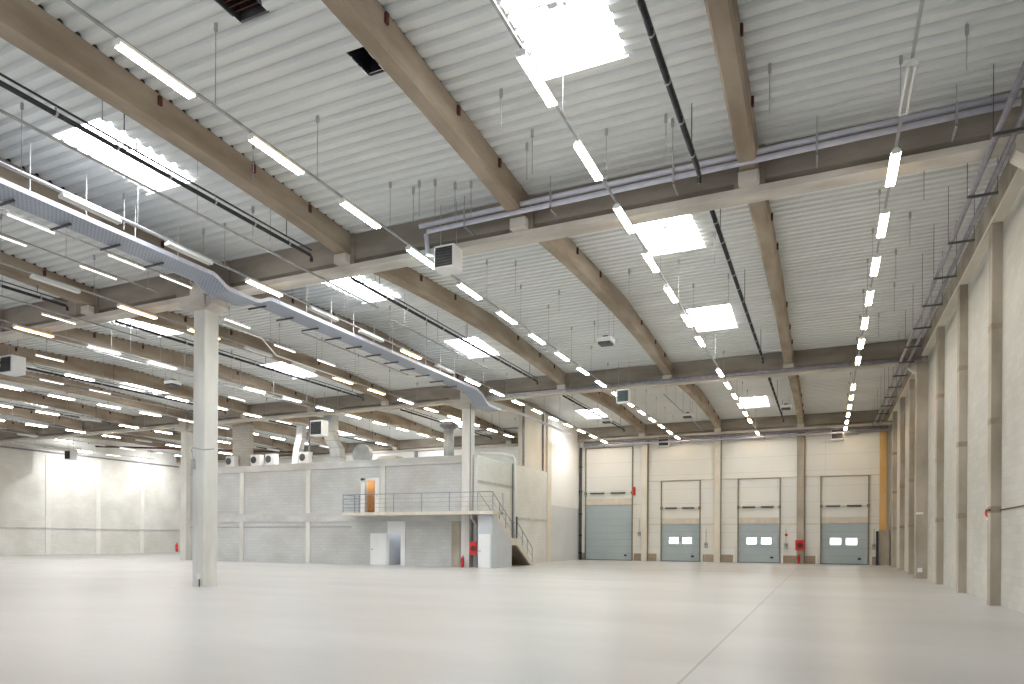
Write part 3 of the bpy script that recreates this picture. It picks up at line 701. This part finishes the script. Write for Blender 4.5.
def place_lamp(state, x, y, label, group):
    if state not in protos:
        t = protos[state] = make_lamp(state); t.location = (x, y, LZ); t['label'] = label; t['group'] = group
    else: dup(protos[state], (x, y, LZ), label, group)
cnt = 0
for r, rx in enumerate(ROWX):
    ks = [k for k in range(0, 17) if (r,k) not in SKIP and (seen(rx, PH+LP*k, LZ, 25)) and not (rx < -18 and PH+LP*k > 52.5)]
    if r >= 4: ks = [k for k in ks if not (PH+LP*k > 47)]
    for i, k in enumerate(ks):
        st = lamp_state(r, k)
        place_lamp(st, rx, PH+LP*k, f'{WORD[st]} tube lamp, {ORD[i+1]} from near end of {ORD[r+1]} lamp row from right wall', 'tube lamps under the roof'); cnt += 1
# extra unlit fittings between the rows on the left
EX = [(-18.8,11.2,9.72,'left of the cable tray'),(-18.8,13.9,9.72,'left of the cable tray'),(-18.8,15.6,9.72,'left of the cable tray'),(-20.35,8.3,9.72,'above and left of the lone column'),(-20.35,11.4,9.72,'above and left of the lone column'),(-20.35,14.1,9.72,'above and left of the lone column'),
      (-19.2,18.5,9.27,'behind the lone column'),(-19.95,21.7,9.27,'behind the lone column'),(-19.9,24.2,9.27,'behind the lone column'),(-24.6,15.6,9.27,'left of the lone column'),(-30.4,18.9,9.27,'left of the lone column'),(-34.9,21.8,9.27,'at the far left'),(-34.9,24.3,9.27,'at the far left'),(-29.6,28.5,9.27,'at the far left')]
slim = None
for i, (x_, y_, z_, w_) in enumerate(EX):
    nth = sum(1 for e in EX[:i+1] if e[3] == w_)
    lb = f'slim white batten lamp {w_}, {ORD[nth]} from near end'
    if slim is None:
        slim = thing('batten_lamp', lb, 'lamp', (x_, y_, z_), 'slim batten lamps')
        MB().box(x_-.03,x_+.03,y_-.6,y_+.6,z_,z_+.05).build('housing', M['lamp_w'], slim)
        MB().tube([(x_,y_-.58,z_-.02),(x_,y_+.58,z_-.02)], .022, 8).build('tube', M['lit_dim'], slim)
    else: dup(slim, (x_, y_, z_), lb)
for x_, a, b, z_, lb in ((-18.8,4.,16.2,9.72,'thin rail of the slim lamps left of the cable tray'),(-20.35,4.,16.2,9.72,'second thin rail of slim lamps left of the cable tray'),(-19.95,17.2,28.,9.27,'thin rail of the slim lamps behind the lone column'),(-34.9,20.,28.,9.27,'thin rail of the slim lamps at the far left')):
    t = thing('lamp_rail', lb, 'rail', (x_,(a+b)/2,z_))
    MB().box(x_-.02,x_+.02,a,b,z_+.06,z_+.09).build('rail', M['rail'], t)
    yy = a+1.
    while yy < b:
        if seen(x_,yy,z_,5): MB().tube([(x_,yy,z_+.07),(x_,yy,zdeck(yy))], .009, 5).build('hanger_rod', M['rail'], t)
        yy += 2.7
print('lamps', cnt)

# mounting rails of the rows with hanger rods
for r, rx in enumerate(ROWX):
    t = thing('lamp_rail', f'thin metal rail carrying the {ORD[r+1]} lamp row from the right wall', 'rail', (rx, 25, LZ+.1), 'lamp rails')
    y0 = 3.; y1 = 52.6 if r < 4 else 48.
    MB().box(rx-.025, rx+.025, y0, y1, LZ+.06, LZ+.10).build('rail', M['rail'], t)
    for k in range(17):
        yy = PH+LP*k+1.2
        if yy < y1 and seen(rx, yy, 10.0, 5):
            z_ = zdeck(yy)
            MB().tube([(rx,yy,LZ+.1),(rx,yy,z_)], .009, 5).box(rx-.03,rx+.03,yy-.02,yy+.02,z_-.16,z_-.02).build('hanger_rod', M['rail'], t)
# spare rods hanging free from the deck
RODS = [(-1.0,13.9),(2.2,14.2),(-6.0,12.6),(-6.2,14.4),(-5.9,14.0),(-9.3,14.8),(-8.9,14.9),(-8.5,15.2),(-8.1,15.3),(-9.6,15.0),(-3.1,14.6),(-3.0,14.8),(2.1,19.0),(2.1,22.),(2.0,25.),(2.2,28.),(1.9,31.),
        (-6.1,23.),(-9.2,20.5),(-9.0,24.),(-8.9,28.),(-14.6,11.),(-14.2,14.2),(-12.0,12.),(-17.2,9.5),(-16.9,12.4),(-16.5,14.6),(-3.0,21.),(-3.1,25.),(-19.5,21.),(-19.3,25.),(-22.6,22.),(-25.,21.5)]
for i, (x_, y_) in enumerate(RODS):
    z_ = zdeck(y_); o = MB().tube([(x_,y_,z_-random.uniform(.8,1.1)),(x_,y_,z_)], .011, 5).box(x_-.03,x_+.03,y_-.02,y_+.02,z_-.2,z_-.03).build('hanging_rod', M['rail'], loc=(x_,y_,z_))
    tag(o, 'thin bare rod hanging free from the ribbed ceiling between the lamp rows', 'rod', 'bare hanging rods')

# ------------------------------------------------------------------ roof services
def rain_pipe(x, y0, y1, z, label, clips=True):
    if not (seen(x, y0, z, 200) or seen(x, y1, z, 200)): return
    t = thing('rainwater_pipe', label, 'pipe', (x, (y0+y1)/2, z), 'black rainwater pipes')
    MB().tube([(x,y0,z),(x,y1-.06,z),(x,y1,z-.05),(x,y1,z-.16)], .05, 10).build('pipe', M['black'], t, smooth=True)
    MB().box(x-.02,x+.02,y0,y1,z+.14,z+.17).build('support_rail', M['black'], t)
    yy = y0+.6
    while yy < y1:
        if seen(x, yy, z, 5): MB().tube([(x,yy-.02,z),(x,yy+.02,z)], .06, 10).box(x-.012,x+.012,yy-.012,yy+.012,z+.05,z+.15).build('clip', M['rail'], t)
        yy += 1.25
    for yy in (y0+1.5, (y0+y1)/2, y1-1.):
        if seen(x, yy, z+.3, 5): MB().tube([(x,yy,z+.17),(x,yy,zdeck(yy))], .012, 5).build('hanger_rod', M['dark'], t)
RP = [(-2.55,'second'),(-13.3,'third'),(-24.0,'fourth'),(-34.6,'fifth'),(-45.5,'sixth')]
for i, (x_, _) in enumerate(RP):
    nm = ['right', 'second from right', 'third from right', 'fourth from right', 'left'][i]
    for (a, b, bn) in ((4.,15.5,'near'),(17.3,32.4,'middle'),(36.2,49.,'far')):
        rain_pipe(x_, a, b, 9.6, f'long black rainwater pipe in the {bn} bay, the {nm} one')
# sprinkler branches
BR = [(-13.77,4.,19.4,9.38,'from the near bay to just past the nearest girder'),(-18.35,20.9,28.3,9.5,'behind the lone column beside the cable tray'),(-14.3,21.,28.7,9.5,'in the middle bay near the skylights'),
      (-24.33,8.,18.8,9.38,'on the left past the lone column'),(-28.,12.,34.,9.4,'along the left side of the middle bay'),(-36.,20.,34.,9.4,'far on the left'),(-7.9,37.,50.,9.4,'in the far bay above the dock doors')]
for x_, a, b, z_, lb in BR:
    t = thing('sprinkler_branch', f'thin grey sprinkler pipe {lb}', 'pipe', (x_,(a+b)/2,z_), 'sprinkler branches')
    MB().tube([(x_,a,z_),(x_,b,z_)], .03, 6).build('pipe', M['rail'], t, smooth=True)
    yy = a+.8
    while yy < b:
        if seen(x_,yy,z_+.5,5) and abs(yy-16.68) > .4: MB().tube([(x_,yy,z_),(x_,yy,zdeck(yy))], .01, 5).build('hanger_rod', M['rail'], t)
        yy += 2.4
# big pipes along the girders
t = thing('sprinkler_main', 'pair of white-lilac pipes running along the nearest cross girder', 'pipe', (-3.4,15.95,10.))
MB().tube([(3.35,15.95,10.13),(-10.0,15.95,10.02)], .062, 10).build('upper_pipe', M['pipe_w'], t, smooth=True)
MB().tube([(3.35,15.95,9.97),(-9.75,15.95,9.84),(-9.83,16.0,9.8),(-9.83,16.1,9.3),(-9.5,16.1,9.2)], .062, 10).build('lower_pipe', M['pipe_w'], t, smooth=True)
for x_ in (-8.6,-6.2,-3.2,-.2,2.3):
    MB().box(x_-.02,x_+.02,15.86,16.45,9.72,9.76).box(x_-.02,x_+.02,15.86,15.88,9.72,10.2).build('bracket', M['rail'], t)
    MB().tube([(x_,15.88,10.1),(x_,15.88,zdeck(15.88))], .01, 5).build('hanger_rod', M['rail'], t)
t = thing('sprinkler_main', 'thick lilac-grey pipe running along the second cross girder', 'pipe', (-4,34.3,9.35))
MB().tube([(3.75,34.3,9.49),(-12.4,34.3,9.49)], .1, 12).build('pipe', M['pipe_d'], t, smooth=True)
MB().tube([(-12.4,34.3,9.49),(-18.3,34.3,9.49)], .05, 8).build('thin_section', M['pipe'], t, smooth=True)
for x_ in (-11.,-7.,-3.,1.,3.): MB().box(x_-.02,x_+.02,34.25,34.85,9.60,9.63).build('bracket', M['dark'], t)
for (z_, xa, mt, lb) in ((9.34,-17.6,'pipe_d','upper of the two pipes along the top of the back wall'),(9.1,-17.6,'pipe','lower of the two pipes along the top of the back wall')):
    t = thing('sprinkler_main', lb, 'pipe', (-6,52.78,z_))
    MB().tube([(3.85,52.78,z_),(xa,52.78,z_)], .09, 10).build('pipe', M[mt], t, smooth=True)
    for x_ in (-16.,-10.,-4.,2.): MB().box(x_-.02,x_+.02,52.7,YB,z_-.12,z_-.09).build('bracket', M['dark'], t)
t = thing('sprinkler_main', 'thin dark pipe high along the left wall', 'pipe', (XL+.2,40,8.95))
MB().tube([(XL+.2,30.,9.15),(XL+.2,52.8,9.15)], .07, 8).build('pipe', M['pipe_d'], t)
t = thing('sprinkler_main', 'rust red pipe crossing the far left of the far bay', 'pipe', (-52,45,9.3))
MB().tube([(-58,40.,9.5),(-44.,50.,9.5)], .08, 8).build('pipe', M['rust'], t)

# unit heaters hung from the roof
def unit_heater(x, y, z, w, h, d, label):
    t = thing('unit_heater', label, 'heater', (x,y,z), 'hanging unit heaters')
    MB().rbox(x-w/2,x+w/2,y-d/2,y+d/2,z-h/2,z+h/2,.03).build('casing', M['white'], t)
    MB().box(x-w*.42,x+w*.42,y-d/2-.025,y-d/2,z-h*.42,z+h*.40).build('grille', M['black'], t)
    for i in range(6): MB().box(x-w*.41,x+w*.41,y-d/2-.04,y-d/2-.025,z-h*.36+i*h*.13,z-h*.33+i*h*.13).build('louvre', M['dark'], t)
    for s_ in (-1,1): MB().tube([(x+s_*w*.4,y,z+h/2),(x+s_*w*.4,y,9.45 if abs(y-16.68)<.3 else zdeck(y))], .012, 5).build('hanger_rod', M['rail'], t)
unit_heater(-9.17, 16.06, 9.03, .60, .60, .5, 'white unit heater with black grille under the nearest girder')
unit_heater(-9.22, 33.85, 8.78, .66, .66, .4, 'white unit heater with black grille under the second girder')
unit_heater(-32.1, 18.4, 9.0, .8, .75, .6, 'white unit heater at the far left under the roof')
unit_heater(-28.4, 33.9, 8.35, .95, .95, .6, 'white unit heater above the office roof near the zinc duct')
unit_heater(-60.5, 39.5, 8.78, .8, .8, .7, 'dark-faced unit heater by the left wall')
def air_fan(x, y, z, label):
    t = thing('air_circulator', label, 'fan', (x,y,z), 'flat air circulators')
    MB().rbox(x-.3,x+.3,y-.3,y+.3,z-.02,z+.13,.05).build('casing', M['white'], t)
    MB().box(x-.24,x+.24,y-.24,y+.24,z-.10,z-.02).build('grille', M['dark'], t)
    MB().rbox(x-.1,x+.1,y-.1,y+.1,z+.13,z+.24,.02).build('motor', M['dark'], t)
    for a, b in ((-.25,-.2),(.25,.2),(.2,-.25)): MB().tube([(x+a,y+b,z+.1),(x+a,y+b,zdeck(y+b))], .009, 5).build('hanger_rod', M['rail'], t)
air_fan(-7.72,25.7,9.2,'flat white air circulator with dark underside in the middle bay')
air_fan(-12.8,43.,9.2,'flat dark air circulator in the far bay, above the tall grey door')
air_fan(-7.7,43.,9.2,'flat dark air circulator in the far bay, above the left dock door')
air_fan(-2.07,42.4,9.2,'flat white air circulator in the far bay right of a rainwater pipe')
air_fan(-29.5,24.3,9.2,'flat air circulator far left beside the lone column')

# cable tray with a dip under the girder
t = thing('cable_tray', 'wide perforated blue-grey cable tray dipping under the girder beside the lone column', 'cable tray', (-17.2,16,9.6))
TX0, TX1 = -17.95, -17.03
path = [(2.,9.6),(15.45,9.6),(15.6,9.56),(15.95,9.38),(16.1,9.34),(17.2,9.34),(17.4,9.38),(17.75,9.56),(17.9,9.6),(33.,9.6),(33.6,9.45),(34.1,9.15),(34.5,9.0),(36.0,9.0)]
MB().grid([[(TX0,y_,z_),(TX1,y_,z_)] for y_, z_ in path]).build('tray_bed', M['tray'], t)
sd = MB()
for x_ in (TX0, TX1): sd.grid([[(x_-.01,y_,z_-.01),(x_-.01,y_,z_+.11),(x_+.01,y_,z_+.11),(x_+.01,y_,z_-.01),(x_-.01,y_,z_-.01)] for y_, z_ in path])
sd.build('side_rail', M['pipe_w'], t)
for k in range(20):
    yy = 6.+1.35*k
    if 15.4 < yy < 17.9 or yy > 32.8: continue
    if seen(TX0, yy, 9.6, 5):
        MB().box(TX0-.38,TX0+.42,yy-.02,yy+.02,9.53,9.58).build('cross_arm', M['dark'], t)
        MB().tube([(TX1+.1,yy,9.55),(TX1+.1,yy,zdeck(yy))], .012, 5).build('hanger_rod', M['lamp_w'], t)
t = thing('cable_pipe', 'long pale pipe hung beside the wide cable tray', 'pipe', (-16.2,16,9.6))
MB().tube([(-16.45,2.,9.75),(-16.45,15.2,9.75)], .05, 8).build('pipe', M['pipe_w'], t, smooth=True)
t = thing('cable_tray', 'narrow pale tray bending round the second girder at the office corner', 'cable tray', (-17,40,9.))
MB().grid([[(-17.3,y_,z_),(-16.9,y_,z_)] for y_, z_ in ((36.,9.0),(38.,9.3),(39.,9.35),(48.,9.35))]).build('tray_bed', M['pipe_w'], t)
t = thing('white_cable_duct', 'thin white cable duct stepping down over the left roof beams', 'cable duct', (-20,25,9.6))
MB().tube([(-19.8,17.4,9.3),(-19.9,20.4,9.32),(-20.3,21.6,9.0),(-20.4,27.,9.0)], .03, 6).build('duct_body', M['white'], t)

# ------------------------------------------------------------------ light
w = bpy.data.worlds.new('world'); SC.world = w; w.use_nodes = True
bg = w.node_tree.nodes['Background']; bg.inputs[0].default_value = (.93,.96,1,1); bg.inputs[1].default_value = 1.1
def area(loc, target, sx, sy, p, col=(1,1,1)):
    l = bpy.data.lights.new('hall_light', 'AREA'); l.shape = 'RECTANGLE'; l.size = sx; l.size_y = sy; l.energy = p; l.color = col
    o = bpy.data.objects.new('hall_light', l); COL.objects.link(o); o.location = loc
    o.rotation_euler = (Vector(target)-Vector(loc)).to_track_quat('-Z','Y').to_euler(); o.visible_camera = True


def spot(x, y, z, p, col=(.94,.97,1)):  # unseen fill spots added near the ceiling to brighten the hall
    l = bpy.data.lights.new('fill_spot', 'SPOT'); l.energy = p; l.spot_size = math.radians(150); l.spot_blend = .8; l.shadow_soft_size = .07; l.color = col
    o = bpy.data.objects.new('fill_spot', l); COL.objects.link(o); o.location = (x, y, z)
for y_ in (20, 27, 34, 41, 48):
    for x_ in (-32.7+.3, -44.0+.3, -55.3+.3): spot(x_, y_+1.2, 9.15, 600)
def aimed(loc, target, p, ang=110, col=(1,1,1)):  # unseen spots added to brighten the left and rear walls
    l = bpy.data.lights.new('wall_fill_spot', 'SPOT'); l.energy = p; l.spot_size = math.radians(ang); l.spot_blend = 1.; l.shadow_soft_size = .05; l.color = col
    o = bpy.data.objects.new('wall_fill_spot', l); COL.objects.link(o); o.location = loc
    o.rotation_euler = (Vector(target)-Vector(loc)).to_track_quat('-Z','Y').to_euler()
def recess_fill(x, y, z, p, col):  # point lights added to brighten the two door recesses
    l = bpy.data.lights.new('recess_fill_light', 'POINT'); l.energy = p; l.shadow_soft_size = .05; l.color = col
    o = bpy.data.objects.new('recess_fill_light', l); COL.objects.link(o); o.location = (x, y, z)
recess_fill(-25.3, 35.75, 5.1, 14, (1,.95,.88)); recess_fill(-23.55, 36.2, 2.5, 22, (1,1,1))
aimed((-59.4,41.0,9.1), (-63.3,41.2,7.0), 1100, 130); aimed((-59.4,49.2,9.1), (-63.3,49.3,7.2), 1100, 130); aimed((-54.,44.,9.1), (-63.3,44.,4.), 900, 90)
aimed((-31.,49.5,9.6), (-32.,53,7.6), 500); aimed((-36.5,50.,9.6), (-38.5,53,7.0), 700); aimed((-16.,49.,9.2), (-18.1,50.,7.0), 150)
for x_, y_ in ((-21.,22.),(-21.,29.),(-15.,29.),(-10.3,21.),(-21.1,12.),(-15.4,6.),(-4.2,5.),(-10.,-1.)): spot(x_, y_, 9.15, 320)
SC.view_settings.view_transform = 'Standard'
SC.view_settings.exposure = -.12
SC.view_settings.gamma = 1.0
